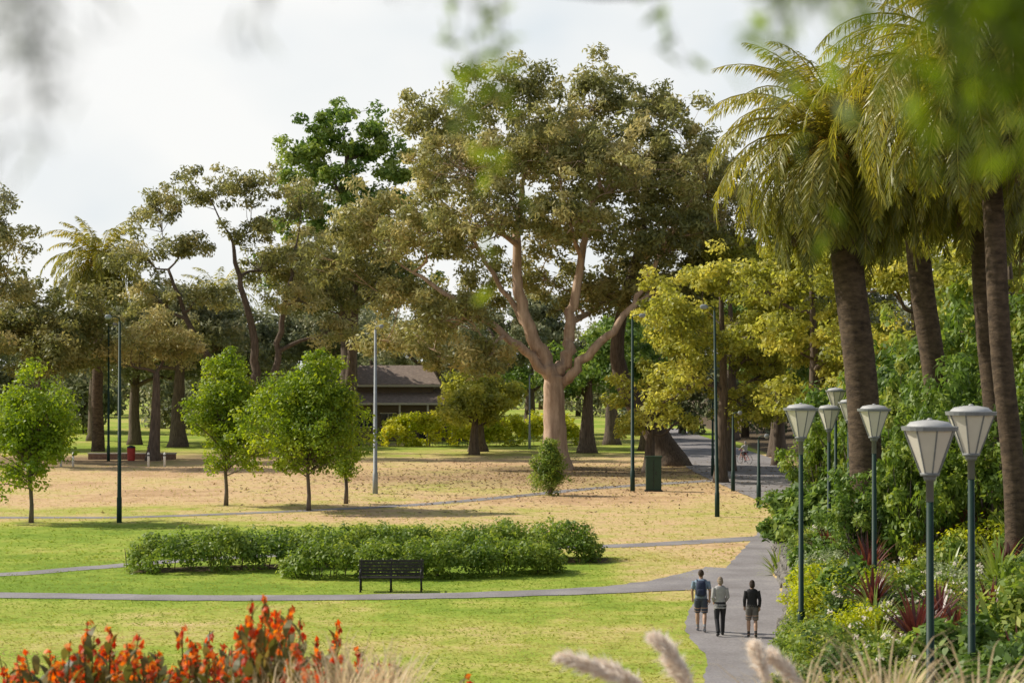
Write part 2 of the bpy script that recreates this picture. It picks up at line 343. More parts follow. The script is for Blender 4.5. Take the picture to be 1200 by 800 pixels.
LB=[(-8,1,25.4,4.6,4,3),(-3,-2,27,4.6,4,3),(3.1,2,27.2,4.9,4,3),(8,0,25,4.4,4,3),(10.8,-1,21.3,3.6,4,3.1),
(-6.8,-4,21.4,4.6,4,3.1),(-.6,-5,22.4,5,4,3.1),(4.9,-5,21.2,4.8,4,3.1),(-6,5,22.5,4.8,4,3.2),(5,5,22,5,4,3.2),(0,6,23.5,5,4,3.2),(0,0,24,5,4,3),
(-12.8,0,18,4.3,4,3),(-15.6,-1,15,3,3,2.5),(-9.3,-4,16.8,4.2,3.5,2.9),(-4.2,-6,18,4,3,2.6),(1.6,-6,17.8,4,3,2.6),(7.4,-4,17,4.1,3,2.9),(-8,4,17,4.4,4,3.1),(9,4,17,4.6,4,3.1),(1,6,18,4.8,4,2.9),(12,0,18,3.4,3,2.8),
(-11.2,-1,12.4,3.2,3,2.2),(-7,-4,11,3.2,3,2.1),(-4.8,-4,8,2.5,2.4,1.8),(-12.8,1,9.4,2.4,2,1.7),(-8.4,-3,8.2,2.3,2,1.6),(8.4,1,13,3.6,3,2.5),(5.6,5,13.2,3.2,2,2.2),(11.8,3,15.2,3.2,3,2.7),(-6.4,6,13,3.6,3,2.6),(-1,7,14.5,3.8,3,2.6),(3,7,12.5,3.2,3,2.2),(-10,5,10,3,3,2.2)]
tree('eucalyptus_tree',(3.1,144),[(0,0,-.2,1.1),(.05,0,2.5,.86),(-.1,0,5,.78),(.0,0,6.9,.72)],LB,[M_bark,M_euc],(.42,.155),.98,84,1.18,.8,.3,.4,.5,.2,.35,.72,-.85,99,
 scaff=[[(0,0,6.6,.62),(-1.3,-.2,9,.5),(-2.4,-.4,12,.42),(-2.9,-.6,15.5,.33),(-2.3,-.3,20,.2),(-1.6,0,24,.1)],
        [(-.1,0,6.2,.42),(-2.6,-1.2,9.0,.30),(-5.8,-2,11.2,.22),(-10.2,-1.4,14.2,.13)],
        [(.1,0,6.6,.55),(1.0,.4,8.6,.45),(1.3,.6,12,.36),(2.4,.2,17,.24),(3.2,0,22,.13)],
        [(.3,0,6.0,.40),(2.3,-.5,8.2,.34),(4.6,-.6,10.6,.26),(7.2,-.2,14.5,.18),(9,0,18.5,.1)],
        [(-1.6,-.2,9.6,.26),(-3.4,1.6,12.5,.2),(-6.4,2,17.5,.12)]],sides=14)
tree('eucalyptus_tree',(12,150),[(0,0,0,1.2),(-1.5,0,3,.9),(-3.5,0,6,.7),(-4,0,10,.5),(-2,0,18,.25)],[(-2,0,21,4.5,4,3.6),(2,1,18,4.5,4,3.6),(3.5,0,13.5,3.5,4,3),(-2,3,15,4,4,3),(1,-1,22.5,3.5,3,2.5),(5,0,19.5,3,3,3),(4,-1,16,3,3,2.4),(-4,-2,12.6,2.6,2.4,1.8)],[M_barkd,M_eucd],(.42,.17),1.15,85,1.15,.6,.3,.4,.6,.18)
tree('fig_tree',(-15.6,188),[(0,0,0,1),(.2,0,8,.8),(0,0,18,.5),(0,0,28,.2)],[(-.5,0,29.5,4.4,4,3.2),(-4,0,26.5,3.6,3,2.8),(3,0,28,3.4,3,2.8),(4.6,0,24.5,3.4,3,2.8),(-1,-2,24.5,3.8,3,2.8),(-4.2,0,21.5,3.6,3,2.8),(2,-1,20.5,3.8,3,2.8),(0,0,16,4.6,4,3.2),(-5,0,16.5,3.6,3,2.8),(4.6,0,15.5,4,3,2.8)],[M_barkd,M_fig],(.46,.26),1.1,85,1.2,.3,.3,.3,.66,.2)
tree('eucalyptus_tree',(-21.5,165),[(0,0,0,.8),(-.2,0,3,.6)],
[(-8,0,20.5,3,3,2.1),(-4,1,22,3.2,3,2.2),(.5,-1,22.5,3.1,3,2.1),(4,0,21,2.9,3,2.1),(-9.6,0,16.5,3.1,3,2),(-5,-1,17.5,2.9,3,1.9),(0,-1,18.6,2.9,3,2),(5,0,17,3,3,2),(-8.6,0,12.8,2.9,3,1.9),(-4,0,13.4,2.5,3,1.7),(3.9,-1,13.2,3,3,1.9),(6.4,0,10.4,2.6,3,1.9),(-6,1,9.6,2.6,2,1.6),(1,3,16,3.2,3,2.2)],[M_barkd,M_euc],(.40,.15),.95,78,1.0,.8,.35,.5,.45,.2,.3,.65,-.8,99,
 scaff=[[(-.2,0,2.8,.42),(-2.6,0,6.5,.32),(-5,0,10.5,.24),(-7,0,15.5,.12)],[(-.2,0,2.8,.46),(.2,0,8,.36),(-.6,0,13,.26),(-2,0,18.5,.12)],[(0,0,3,.38),(1.8,0,7,.3),(2.6,0,12,.22),(3.6,0,17.5,.1)]])
tree('eucalyptus_tree',(-14.5,172),[(0,0,0,.7),(.4,0,5,.5),(.8,0,10,.4),(1,0,15,.2)],autolobes((0,0,13.5),(5.5,5,6),14,2.7),[M_barkd,M_eucd],(.38,.15),1.0,76,1.05,.7,.3,.4,.65,.2)
tree('eucalyptus_tree',(-28.5,158),[(0,0,0,.5),(.2,0,3,.4),(.3,0,7,.25)],autolobes((0,0,8.2),(3.6,3,3),9,2.0),[M_barkd,M_euc],(.36,.14),.85,75,1.0,.7,.3,.4,.75,.15)
tree('eucalyptus_tree',(-41.5,150),[(0,0,0,.8),(.3,0,7,.6),(.8,0,14,.3)],[(-2,0,20,3.2,3,2.4),(1.5,0,19.6,3,3,2.2),(3.8,0,16.8,2.6,3,2),(0,-1,16.4,3.4,3,2.3),(3.4,0,13.4,2.8,3,2),(-3,0,13,3,3,2.4),(1,-1,10,3.8,3,2.8)],[M_barkd,M_euc],(.38,.15),1.0,80,1.15,.7,.3,.4,.4,.2)
tree('park_tree',(-37.5,158),[(0,0,0,.8),(0,0,4,.6),(.3,0,8,.35)],autolobes((0,0,9.3),(6.5,5,4.5),17,2.8),[M_barkd,M_eucd],(.40,.18),1.1,85,1.1,.5,.3,.3,.6,.15)
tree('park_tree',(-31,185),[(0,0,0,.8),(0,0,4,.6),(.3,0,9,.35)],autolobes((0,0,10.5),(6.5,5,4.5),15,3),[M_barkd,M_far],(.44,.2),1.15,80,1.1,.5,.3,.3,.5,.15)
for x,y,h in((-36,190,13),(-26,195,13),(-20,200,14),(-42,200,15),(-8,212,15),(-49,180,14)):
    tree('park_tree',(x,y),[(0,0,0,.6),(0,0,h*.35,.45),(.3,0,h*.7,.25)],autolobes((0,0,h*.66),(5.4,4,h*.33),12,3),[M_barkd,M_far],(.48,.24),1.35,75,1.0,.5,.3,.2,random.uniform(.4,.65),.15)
def elm(x,y,h,w,n,tb=.5,lean=0,mat=M_elm):
    tree('elm_tree',(x,y),[(0,0,0,.42),(.1+lean*.2,0,h*.2,.34),(.2+lean*.6,0,h*.45,.25),(lean,0,h*.8,.1)],
      autolobes((lean,0,h*.58),(w,w*.9,h*.38),n,w*.36,.75,-.9,.5),[M_barkd,mat],(.30,.17),.82,76,1.0,.6,.3,.5,tb,.2,.35,.65,-.9)
elm(13.4,128,16,5.2,25,.55);elm(18.3,122,18,5.4,27,.5);elm(15.5,142,17,5.4,16,.5)
elm(22.5,112,16.5,5.2,22,.5);elm(27,104,15,5.4,18,.45);elm(23,92,12,4.4,18,.45);elm(20,150,20,6,16,.5);elm(29,128,21,6.5,18,.4);elm(32,116,19,5.4,16,.4);elm(26.5,96,10,4,14,.4)
elm(9.6,140,8.5,3,12,.65);elm(17.6,99,7.5,2.4,10,.5);elm(20.5,104,8,3,10,.4);elm(16,88,6.5,2.4,10,.35,0,M_fig);elm(19,84,8,3,12,.4,0,M_fig)
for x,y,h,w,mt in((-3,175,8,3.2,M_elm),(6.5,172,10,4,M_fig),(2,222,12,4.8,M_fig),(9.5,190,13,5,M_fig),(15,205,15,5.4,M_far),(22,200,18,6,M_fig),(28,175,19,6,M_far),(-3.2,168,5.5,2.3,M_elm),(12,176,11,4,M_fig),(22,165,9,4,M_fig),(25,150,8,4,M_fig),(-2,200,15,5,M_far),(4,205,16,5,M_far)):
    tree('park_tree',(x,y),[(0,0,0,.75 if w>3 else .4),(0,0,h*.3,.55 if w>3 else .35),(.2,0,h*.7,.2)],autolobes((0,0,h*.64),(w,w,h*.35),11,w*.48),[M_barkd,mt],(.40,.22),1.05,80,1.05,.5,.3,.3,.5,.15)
def young(name,x,y,h,wr,zc,rz,n,shape=0,lean=0,leaf=(.2,.11)):
    b=Buf();tube(b,[(0,0,-.1),(.03,0,.8),(lean*.3-.03,0,1.8),(lean*.6,0,h*.5),(lean,0,h*.8)],[.14,.10,.09,.07,.02],8,0)
    P=shell_pts((lean,0,zc),(wr,wr,rz),n,.35,.28,-1)
    if shape:
        k=np.clip((P[:,2]-(zc-rz))/(2*rz),0,1);f=1.22-(.75 if shape==1 else 1.05)*k**(1.4 if shape==1 else 1.0);P[:,0]*=f;P[:,1]*=f
    for i in range(0,n,2):
        z0=1.6+max(0,(P[i][2]-2))*.45;s=np.array([lean*.3,0,z0]);tube(b,[s,(s+P[i])/2+np.array([0,0,.1]),P[i]],[.035,.022,.008],4,0,cap=False)
    clumps(b,P,RNG.uniform(.38,.75,n)*(1 if shape<2 else .6),72,leaf[0],leaf[1],1,np.clip(.5+RNG.normal(size=n)*.17,0,1),.8,.3)
    return b.obj(name,[M_barkg,M_young],(x,y,tz(x,y)),smooth=(0,))
young('young_tree',-22.9,94.9,7.1,2.25,4.4,2.5,200,0)
young('young_tree',-15.3,106.6,8.4,2.2,5.0,3.4,250,1)
young('young_tree',-10.5,102.8,8.5,3.3,4.9,3.2,380,1)
young('young_tree',-9.0,108,2.8,.5,1.9,.8,16,0,leaf=(.16,.09))
o=young('conical_shrub_tree',2.2,115,3.7,1.35,1.8,1.75,170,2,leaf=(.14,.06));o.data.materials[1]=M_hedge
def farrow(rng,y0,hm,nm,tbase):
    b=Buf()
    for x in rng:
        y=y0+random.uniform(-12,14);h=random.uniform(.8,1.15)*hm
        if -2<x<9 and y0>240: h*=.75;y+=60
        tube(b,[(x,y,-.2),(x+.2,y,h*.3),(x,y,h*.7)],[.5,.35,.15],6,0)
        P=np.concatenate([shell_pts((x,y,h*.62),(4.6,4,h*.38),34,.5,.3),shell_pts((x+2,y-3,h*.24),(4.4,3,h*.26),20,.3,.3)])
        clumps(b,P,1.7,60,.7,.36,1,np.clip(random.uniform(tbase-.15,tbase+.15)+RNG.normal(size=len(P))*.14,0,1))
    b.obj(nm,[M_barkd,M_far],smooth=(0,))
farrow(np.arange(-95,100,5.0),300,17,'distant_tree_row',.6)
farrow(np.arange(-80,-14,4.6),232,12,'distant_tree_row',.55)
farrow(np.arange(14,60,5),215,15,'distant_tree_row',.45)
# ------------------------------------------------------------------ hedges
def hedge(name,spine,w,h,n,mat=M_hedge,leaf=(.15,.08),r=.36,per=52,tb=.5):
    b=Buf();q=np.array(smooth_poly([(*p,) for p in spine],8))
    seg=np.linalg.norm(np.diff(q,axis=0),axis=1);cum=np.concatenate([[0],np.cumsum(seg)])
    C=[];T=[]
    while len(C)<n:
        s=random.uniform(0,cum[-1]);x=np.interp(s,cum,q[:,0]);y=np.interp(s,cum,q[:,1])
        e=min(s,cum[-1]-s);tap=min(1,.55+e/1.5)
        u=random.uniform(-1,1);v=random.random()**.5
        if abs(u)<.7 and v<.65: continue
        hh=h*tap*(1+.3*noise.noise(Vector((x*.9,y*.9,h))))
        z=v*hh*(1-.25*u*u)-r*.25;i=min(len(q)-2,int(np.searchsorted(cum,s)));t=nrm(q[min(i+1,len(q)-1)]-q[max(i-1,0)])
        C.append((x-t[1]*u*w/2*tap,y+t[0]*u*w/2*tap,max(z,.12)))
        T.append(np.clip(tb+.35*noise.noise(Vector((x*.6,y*.6,9)))+random.gauss(0,.12),0,1))
        if random.random()<.12: C[-1]=(C[-1][0],C[-1][1],hh+.02)
    clumps(b,C,r,per,leaf[0],leaf[1],0,T,.8,.0,.7)
    for k in range(int(cum[-1]*3)):
        s=random.uniform(0,cum[-1]);x=np.interp(s,cum,q[:,0])+random.uniform(-.4,.4)*w;y=np.interp(s,cum,q[:,1]);tube(b,[(x,y,0),(x+random.uniform(-.2,.2),y+random.uniform(-.2,.2),h*.7)],[.02,.012],4,1,cap=False)
    return b.obj(name,[mat,M_barkd])
hedge('low_hedge',[(-13.8,72.2),(-10,73.4),(-5,75.4),(0,76.6),(3.3,76.4)],2.7,1.2,760)
hedge('low_hedge',[(-8.0,70.6),(-5,70.2),(-1.7,70.8),(1.6,72.4)],2.0,1.08,380)
hedge('clipped_hedge',[(-12,186),(-5,187),(1.5,188),(6,190)],2.8,2.5,380,M_lime,(.3,.16),.6,60,.7)
# ------------------------------------------------------------------ palms
def frond(b,o,az,el,Ln,droop,nl,ll,mat=0,tb=.5,wd=.045):
    n=12;p=np.array(o,float);pts=[p.copy()];h=np.array([math.cos(az),math.sin(az),0]);tw=random.uniform(-.25,.25)
    side=np.array([-math.sin(az),math.cos(az),0]);dirs=[]
    for i in range(n):
        t=(i+.5)/n;e=el-droop*t**1.25;d=h*math.cos(e)+np.array([0,0,math.sin(e)])+side*tw*t;d/=np.linalg.norm(d);dirs.append(d);p=p+d*Ln/n;pts.append(p.copy())
    dirs.append(dirs[-1]);P=np.array(pts);D=np.array(dirs)
    tube(b,P,np.linspace(.045,.008,n+1),4,mat,.75,cap=False)
    s=np.linspace(.1,1,nl);ii=s*n;i0=np.clip(ii.astype(int),0,n-1);f=(ii-i0)[:,None]
    C=P[i0]*(1-f)+P[i0+1]*f;T=D[i0];len_=ll*(np.sin(np.pi*np.clip(s*.86+.1,0,1))**.6)[:,None]
    for sg in(-1,1):
        sd=np.broadcast_to(side*sg,T.shape);up=np.cross(T,sd)*sg
        a=nrm(sd*.75+T*.6+np.array([0,0,-.38])+RNG.normal(size=T.shape)*.14)
        w=nrm(np.cross(a,up+RNG.normal(size=T.shape)*.3))*wd/2
        e=C+a*len_;mdl=C+a*len_*.45;tip=e+np.array([0,0,-1])*len_*.22
        V=np.stack([C,mdl+w,tip,mdl-w],1).reshape(-1,3)
        b.add(V,np.arange(len(V)).reshape(-1,4),mat,np.repeat(np.clip(tb+RNG.normal(size=len(C))*.12,0,1),4))
def palm(name,base,top,R,L,nf=85,nl=46,ll=.6,seed=1,wd=.05,dead=14):
    random.seed(seed);b=Buf();bz=tz(*base);H=top[2]-bz
    pts=[];rr=[];N=int(H/.11)
    for i in range(N+1):
        t=i/N;x=(top[0]-base[0])*(t**1.2);y=(top[1]-base[1])*t
        r=R*(.95+.3*math.exp(-t*8))*(1.0+.05*noise.noise(Vector((i*.9,seed,0))))
        if t>.86:r*=1+.35*math.sin((t-.86)/.14*math.pi*.62)
        pts.append((x+.05*math.sin(i*.09+seed),y,t*H-.2));rr.append(r)
    tube(b,pts,rr,18,1)
    for i in range(int(N*.82),N,2):
        for k in range(8):
            a=k*2*math.pi/8+i*.39+random.uniform(-.1,.1);c=np.array(pts[i]);o=c+np.array([math.cos(a),math.sin(a),0])*rr[i]*.92
            tube(b,[o,o+np.array([math.cos(a)*.12,math.sin(a)*.12,.22])],[R*.15,R*.08],4,1)
    tp=np.array(pts[-1])
    for i in range(nf):
        u=i/nf;el=math.radians(84-125*u+random.uniform(-9,9));az=i*2.39996+random.uniform(-.2,.2)
        dr=math.radians(68+62*math.sin(math.pi*min(1,u*1.1))+random.uniform(-14,14))
        frond(b,tp+np.array([math.cos(az)*R*.6,math.sin(az)*R*.6,-.8*u]),az,el,L*random.uniform(.82,1.1)*(.8+.3*math.sin(math.pi*min(1,u+.2))),dr,nl,ll,0,.72-.35*u+random.uniform(-.12,.12),wd)
    for i in range(dead):
        az=i*2.39996;frond(b,tp+np.array([math.cos(az)*R*.9,math.sin(az)*R*.9,-1.0]),az,math.radians(-40),L*.55,math.radians(45),nl//2,ll*.8,2,.4,wd)
    for i in range(6):
        az=random.uniform(0,6.28);h=np.array([math.cos(az),math.sin(az),0]);p0=tp+h*R*.7;p1=p0+h*.8+np.array([0,0,.1]);p2=p1+h*.4+np.array([0,0,-.7])
        tube(b,[p0,p1,p2],[.04,.03,.015],5,3,.9);clumps(b,[p2,p2+np.array([0,0,-.3])],.28,70,.25,.03,3,[.9,.8],1.2,2.)
    return b.obj(name,[M_palm,M_palmt,M_dead,M_fruit],(base[0],base[1],bz),smooth=(1,))
palm('date_palm',(10.9,60),(9.9,60.5,14.4),.50,4.4,155,56,.66,3,.055)
palm('date_palm',(15.3,70),(13.8,70,15.8),.44,4.7,125,52,.66,4,.055)
palm('date_palm',(15.2,62),(14.4,62,15.2),.38,4.9,125,52,.66,5,.055)
palm('date_palm',(13.2,52),(12.2,52,15.6),.29,4.8,110,52,.66,6,.055)
palm('date_palm',(20.4,70),(19.4,70,14.5),.38,4.8,80,46,.62,8,.055)
palm('date_palm',(14.8,54),(13.6,51,17.2),.24,4.8,90,50,.66,9,.055)
palm('date_palm',(-36.4,175),(-36.4,175,17),.5,5.4,75,32,.85,7,wd=.13,dead=20)
palm('date_palm',(-31,210),(-31,210,15),.5,5,45,26,.8,11,wd=.12)
random.seed(21)
# ------------------------------------------------------------------ street lamps
def street_lamp(x,y,H=5.65,s=1.0):
    z=tz(x,y);e=empty('street_lamp',(x,y,z),random.uniform(0,.5))
    b=Buf();hh=.80*s;zp=H-hh-.12
    tube(b,[(0,0,-.2),(0,0,.5),(0,0,.52),(0,0,zp-.40)],[.095,.09,.07,.056],12,0)
    tube(b,[(0,0,.48),(0,0,.56)],[.10,.10],12,0);b.obj('pole',[M_green],parent=e,smooth=(0,))
    b=Buf();tube(b,[(0,0,zp-.42),(0,0,zp-.1),(0,0,zp-.1),(0,0,zp)],[.062,.062,.085,.12],12,0)
    tube(b,[(0,0,zp-.02),(0,0,zp+.03)],[.155*s,.165*s],8,0);b.obj('collar',[M_frame],parent=e,smooth=(0,))
    n=8;b=Buf();tube(b,[(0,0,zp+.03),(0,0,zp+.03+hh*.86)],[.15*s,.415*s],n,0,cap=True,ref=(1,0,0));b.obj('lantern_glass',[M_opal],parent=e)
    b=Buf()
    for k in range(n):
        a=k*2*math.pi/n;c,q=math.cos(a),math.sin(a)
        tube(b,[(c*.153*s,q*.153*s,zp+.03),(c*.42*s,q*.42*s,zp+.03+hh*.86)],[.014,.014],5,0)
    zt=zp+.03+hh*.86
    tube(b,[(0,0,zt-.01),(0,0,zt+.05)],[.445*s,.455*s],24,0);b.obj('lantern_frame',[M_frame],parent=e)
    b=Buf();tube(b,[(0,0,zt+.05),(0,0,zt+.07),(0,0,zt+.12),(0,0,zt+.15)],[.37*s,.36*s,.30*s,.12*s],24,0);tube(b,[(0,0,zt+.15),(0,0,zt+.18)],[.05,.03],8,0)
    b.obj('lantern_cap',[M_cap],parent=e,smooth=(0,))
for x,y,H in((6.5,31,5.3),(7.95,34.5,5.55),(7.25,50,5.75),(9.45,52,5.25),(10.5,66,5.05),(13.0,80,5.4),(12.6,74.5,5.0)):
    street_lamp(x,y,H,.97 if y<60 else .9)
def lamp_post(x,y,H,mat,name='lamp_post',arm=1,lean=0.0,r=.1):
    e=empty(name,(x,y,tz(x,y)));b=Buf()
    tube(b,[(0,0,-.2),(0,0,1.2),(0,0,1.22),(lean*H,0,H)],[r*1.25,r*1.2,r,r*.55],10,0);b.obj('pole',[mat],parent=e,smooth=(0,))
    b=Buf();tx=lean*H
    tube(b,[(tx,0,H-.1),(tx,-.15,H+.12),(tx+arm*.3,-.3,H+.2),(tx+arm*.9,-.4,H+.2)],[.035,.035,.03,.03],6,0)
    b.obj('arm',[mat],parent=e)
    b=Buf();tube(b,[(tx+arm*.6,-.4,H+.15),(tx+arm*.75,-.4,H+.17),(tx+arm*1.15,-.4,H+.17),(tx+arm*1.25,-.4,H+.15)],[.03,.12,.12,.04],8,0,sq=.5);b.obj('luminaire',[M_grey],parent=e,smooth=(0,))
lamp_post(7.2,119,10.3,M_green,r=.12,arm=.6);lamp_post(10.15,98.6,10.2,M_green,lean=-.012,arm=-.6)
lamp_post(-18.7,94.9,9.6,M_green,arm=-.5);lamp_post(-31.8,157,10.6,M_green,arm=.6);lamp_post(-8,116.6,9.6,M_grey,r=.13,arm=.4)
lamp_post(1.6,181,6.6,M_grey);lamp_post(13.2,119,4.5,M_green,arm=.4);lamp_post(13.0,105,3.6,M_green,arm=.4);lamp_post(13.6,135,5,M_green,arm=.4)
b=Buf();box(b,(0,0,1.0),(.9,.6,2.0),0);box(b,(0,0,2.05),(1.0,.7,.1),0);box(b,(0,0,.03),(1.05,.75,.1),1);box(b,(-.01,-.31,1.05),(.02,.02,1.7),1);box(b,(.12,-.32,1.1),(.05,.04,.2),1)
b.obj('utility_cabinet',[M_box,M_iron],(8.45,119,0))
# ------------------------------------------------------------------ bench
e=empty('park_bench',(-4.0,65.95,0),math.radians(1))
b=Buf()
for i in range(5): box(b,(0,-.02-.105*i+.1,.455+.006*(i-2)**2),(2.15,.09,.035),0)
b.obj('seat',[M_bench],parent=e)
b=Buf()
for i in range(5): box(b,(0,.20+.035*i,.56+.10*i),(2.15,.03,.082),0)
b.obj('backrest',[M_bench],parent=e)
for k,x in enumerate((-1.0,0,1.0)):
    b=Buf();tube(b,[(x,-.30,0),(x,-.28,.25),(x,-.33,.44)],[.03,.026,.03],8,0);tube(b,[(x,.30,0),(x,.2,.25),(x,.18,.44),(x,.385,1.04)],[.03,.028,.03,.022],8,0)
    tube(b,[(x,-.35,.43),(x,.2,.43)],[.025,.025],8,0);box(b,(x,-.3,.012),(.09,.12,.024),0);box(b,(x,.3,.012),(.09,.12,.024),0)
    if k!=1:
        tube(b,[(x,-.33,.44),(x,-.36,.66),(x,-.28,.70),(x,.27,.70)],[.022,.022,.028,.024],8,0)
    b.obj('leg_%d'%(k+1),[M_iron],parent=e,smooth=(0,))
# ------------------------------------------------------------------ pavilion
e=empty('park_pavilion',(-10.2,200,0));W=12.0
b=Buf();box(b,(0,3,1.9),(W,7,3.8),0);box(b,(-2,4,4.7),(8.5,5,1.8),0);b.obj('walls',[M_wall],parent=e)
def gable(b,x0,x1,y0,y1,z0,z1,t=.18,mat=0):
    ym=(y0+y1)/2
    for (ya,yb) in((y0,ym),(y1,ym)):
        V=[(x0,ya,z0),(x1,ya,z0),(x1-1.2,yb,z1),(x0+1.2,yb,z1)];V+= [(p[0],p[1],p[2]+t) for p in V]
        b.add(V,[(0,1,2,3),(4,5,6,7),(0,1,5,4),(1,2,6,5),(2,3,7,6),(3,0,4,7)],mat)
    for xa,xb in((x0,x0+1.2),(x1,x1-1.2)):
        b.add([(xa,y0,z0+t*.5),(xa,y1,z0+t*.5),(xb,ym+.01,z1+t*.5),(xb,ym-.01,z1+t*.5)],[(0,1,2,3)],mat)
b=Buf();gable(b,-6.6,3.0,.8,7.2,5.5,7.4);b.obj('roof_upper',[M_roof],parent=e)
b=Buf();V=[(-6.6,-1.4,3.7),(6.6,-1.4,3.7),(6.2,2.5,5.0),(-6.2,2.5,5.0)];V+=[(p[0],p[1],p[2]+.15) for p in V];b.add(V,[(0,1,2,3),(4,5,6,7),(0,1,5,4),(1,2,6,5),(2,3,7,6),(3,0,4,7)],0);b.obj('roof_lower',[M_roof],parent=e)
b=Buf()
for x in(-4.6,-2.2,.2,2.6,4.9): box(b,(x,-.53,2.1),(1.5,.06,1.3),0)
b.obj('windows',[M_glass],parent=e)
b=Buf()
for x in(-4.6,-2.2,.2,2.6,4.9):
    box(b,(x,-.56,2.79),(1.66,.08,.08),0);box(b,(x,-.56,1.41),(1.66,.08,.08),0);box(b,(x,-.575,2.1),(.06,.05,1.3),0)
box(b,(0,-1.46,3.74),(13.3,.06,.2),0);box(b,(-1.8,.75,5.52),(9.7,.08,.2),0);b.obj('trim',[M_trim],parent=e)
b=Buf()
for x in(-6.3,-3.6,-1,1.8,4.2,6.3): box(b,(x,-1.25,1.85),(.18,.18,3.7),0)
b.obj('verandah_posts',[M_trim],parent=e)
b=Buf();box(b,(1.4,-.54,1.05),(.95,.08,2.1),0);b.obj('door',[M_iron],parent=e)
b=Buf();box(b,(0,0,.22),(7,.4,.44),0);box(b,(0,0,.48),(7.1,.5,.08),1);b.obj('low_brick_wall',[M_brick,M_trim],(-30.5,160,0))
for x in(-30.2,-28.6):
    b=Buf();tube(b,[(0,0,0),(0,0,.05),(0,0,.95),(0,0,1.0)],[.28,.3,.34,.34],12,0);tube(b,[(0,0,1.02),(0,0,1.1),(0,0,1.2)],[.36,.33,.12],12,1);b.obj('litter_bin',[M_redp,M_iron],(x,158,0))
for x in(-33.5,-32.6,-27,-25.8):
    b=Buf();tube(b,[(0,0,0),(0,0,1.0),(0,0,1.08)],[.09,.08,.03],8,0);tube(b,[(0,0,.8),(0,0,.9)],[.095,.095],8,1);b.obj('bollard',[M_white,M_iron],(x,148,0),smooth=(0,))
# ------------------------------------------------------------------ garden bank plants
def shrub_mesh(name,mat,n,L,W,r=.3,per=46,h=.9):
    b=Buf();P=shell_pts((0,0,h*.45),(.85,.85,h*.6),n,.45,.35,-.5)
    P[:,2]=np.maximum(P[:,2],.1)
    clumps(b,P,r*RNG.uniform(.7,1.25,n),per,L,W,0,np.clip(.5+RNG.normal(size=n)*.17,0,1),.8,0,.7)
    for i in range(0,n,3): tube(b,[(P[i][0]*.2,P[i][1]*.2,-.3),P[i]*.6,P[i]],[.025,.015,.006],4,1,cap=False)
    return b.mesh(name,[mat,M_barkg])
def strap_mesh(name,mat,n,L,W,stiff=.5,trunk=0):
    b=Buf()
    for i in range(n):
        az=random.uniform(0,6.28);el=math.radians(random.uniform(15,85));l=L*random.uniform(.7,1.1);h=np.array([math.cos(az),math.sin(az),0]);sd=np.array([-math.sin(az),math.cos(az),0])
        p=np.array([0,0,trunk])+h*.04;V=[];ns=6
        for k in range(ns+1):
            t=k/ns;w=W*(.5+1.2*t if t<.4 else (1-t)/.6)*.5+.001;V+= [p-sd*w,p+sd*w];e=el-(1-stiff)*2.2*t*t;p=p+(h*math.cos(e)+np.array([0,0,math.sin(e)]))*l/ns
        b.add(V,[(2*k,2*k+1,2*k+3,2*k+2) for k in range(ns)],0,np.clip(random.gauss(.5,.2),0,1))
    if trunk: tube(b,[(0,0,-.2),(0,0,trunk)],[.06,.04],6,1)
    return b.mesh(name,[mat,M_barkg])
VAR={}
for nm,mt,L,W in(('green_shrub',M_shrub,.13,.07),('dark_shrub',M_dk,.12,.06),('lime_shrub',M_lime,.11,.05),('silver_shrub',M_silver,.12,.04),('broadleaf_shrub',M_fig,.22,.11)):
    VAR[nm]=[shrub_mesh(nm,mt,46,L,W,.28,50,random.uniform(.8,1.1)) for _ in range(3)]
VAR['tall_shrub']=[shrub_mesh('tall_shrub',mt,90,.12,.055,.2,60,1.8) for mt in (M_fig,M_hedge,M_shrub)]
VAR['red_cordyline']=[strap_mesh('red_cordyline',M_red,60,.95,.075,.72,t) for t in(.25,.5)]
VAR['flax_plant']=[strap_mesh('flax_plant',M_flax,70,1.15,.07,.6,0) for _ in range(2)]
VAR['agave_plant']=[strap_mesh('agave_plant',M_silver,34,.8,.13,.88,0)]
VAR['ornamental_grass']=[strap_mesh('ornamental_grass',M_straw,170,.95,.016,.25,0) for _ in range(2)]
VAR['green_grass_clump']=[strap_mesh('green_grass_clump',M_flax,170,.8,.02,.3,0)]
names=['green_shrub']*6+['dark_shrub']*2+['lime_shrub']*3+['silver_shrub']*1+['broadleaf_shrub']*3+['red_cordyline']*2+['flax_plant']*4+['agave_plant']+['green_grass_clump']*3
placed=[]
def plant(nm,x,y,s,sz=1):
    me=random.choice(VAR[nm]);o=put(nm,me,(x,y,tz(x,y)-.05),random.uniform(0,6.28),(s*random.uniform(.9,1.1),s*random.uniform(.9,1.1),s*sz));placed.append((x,y,s));return o
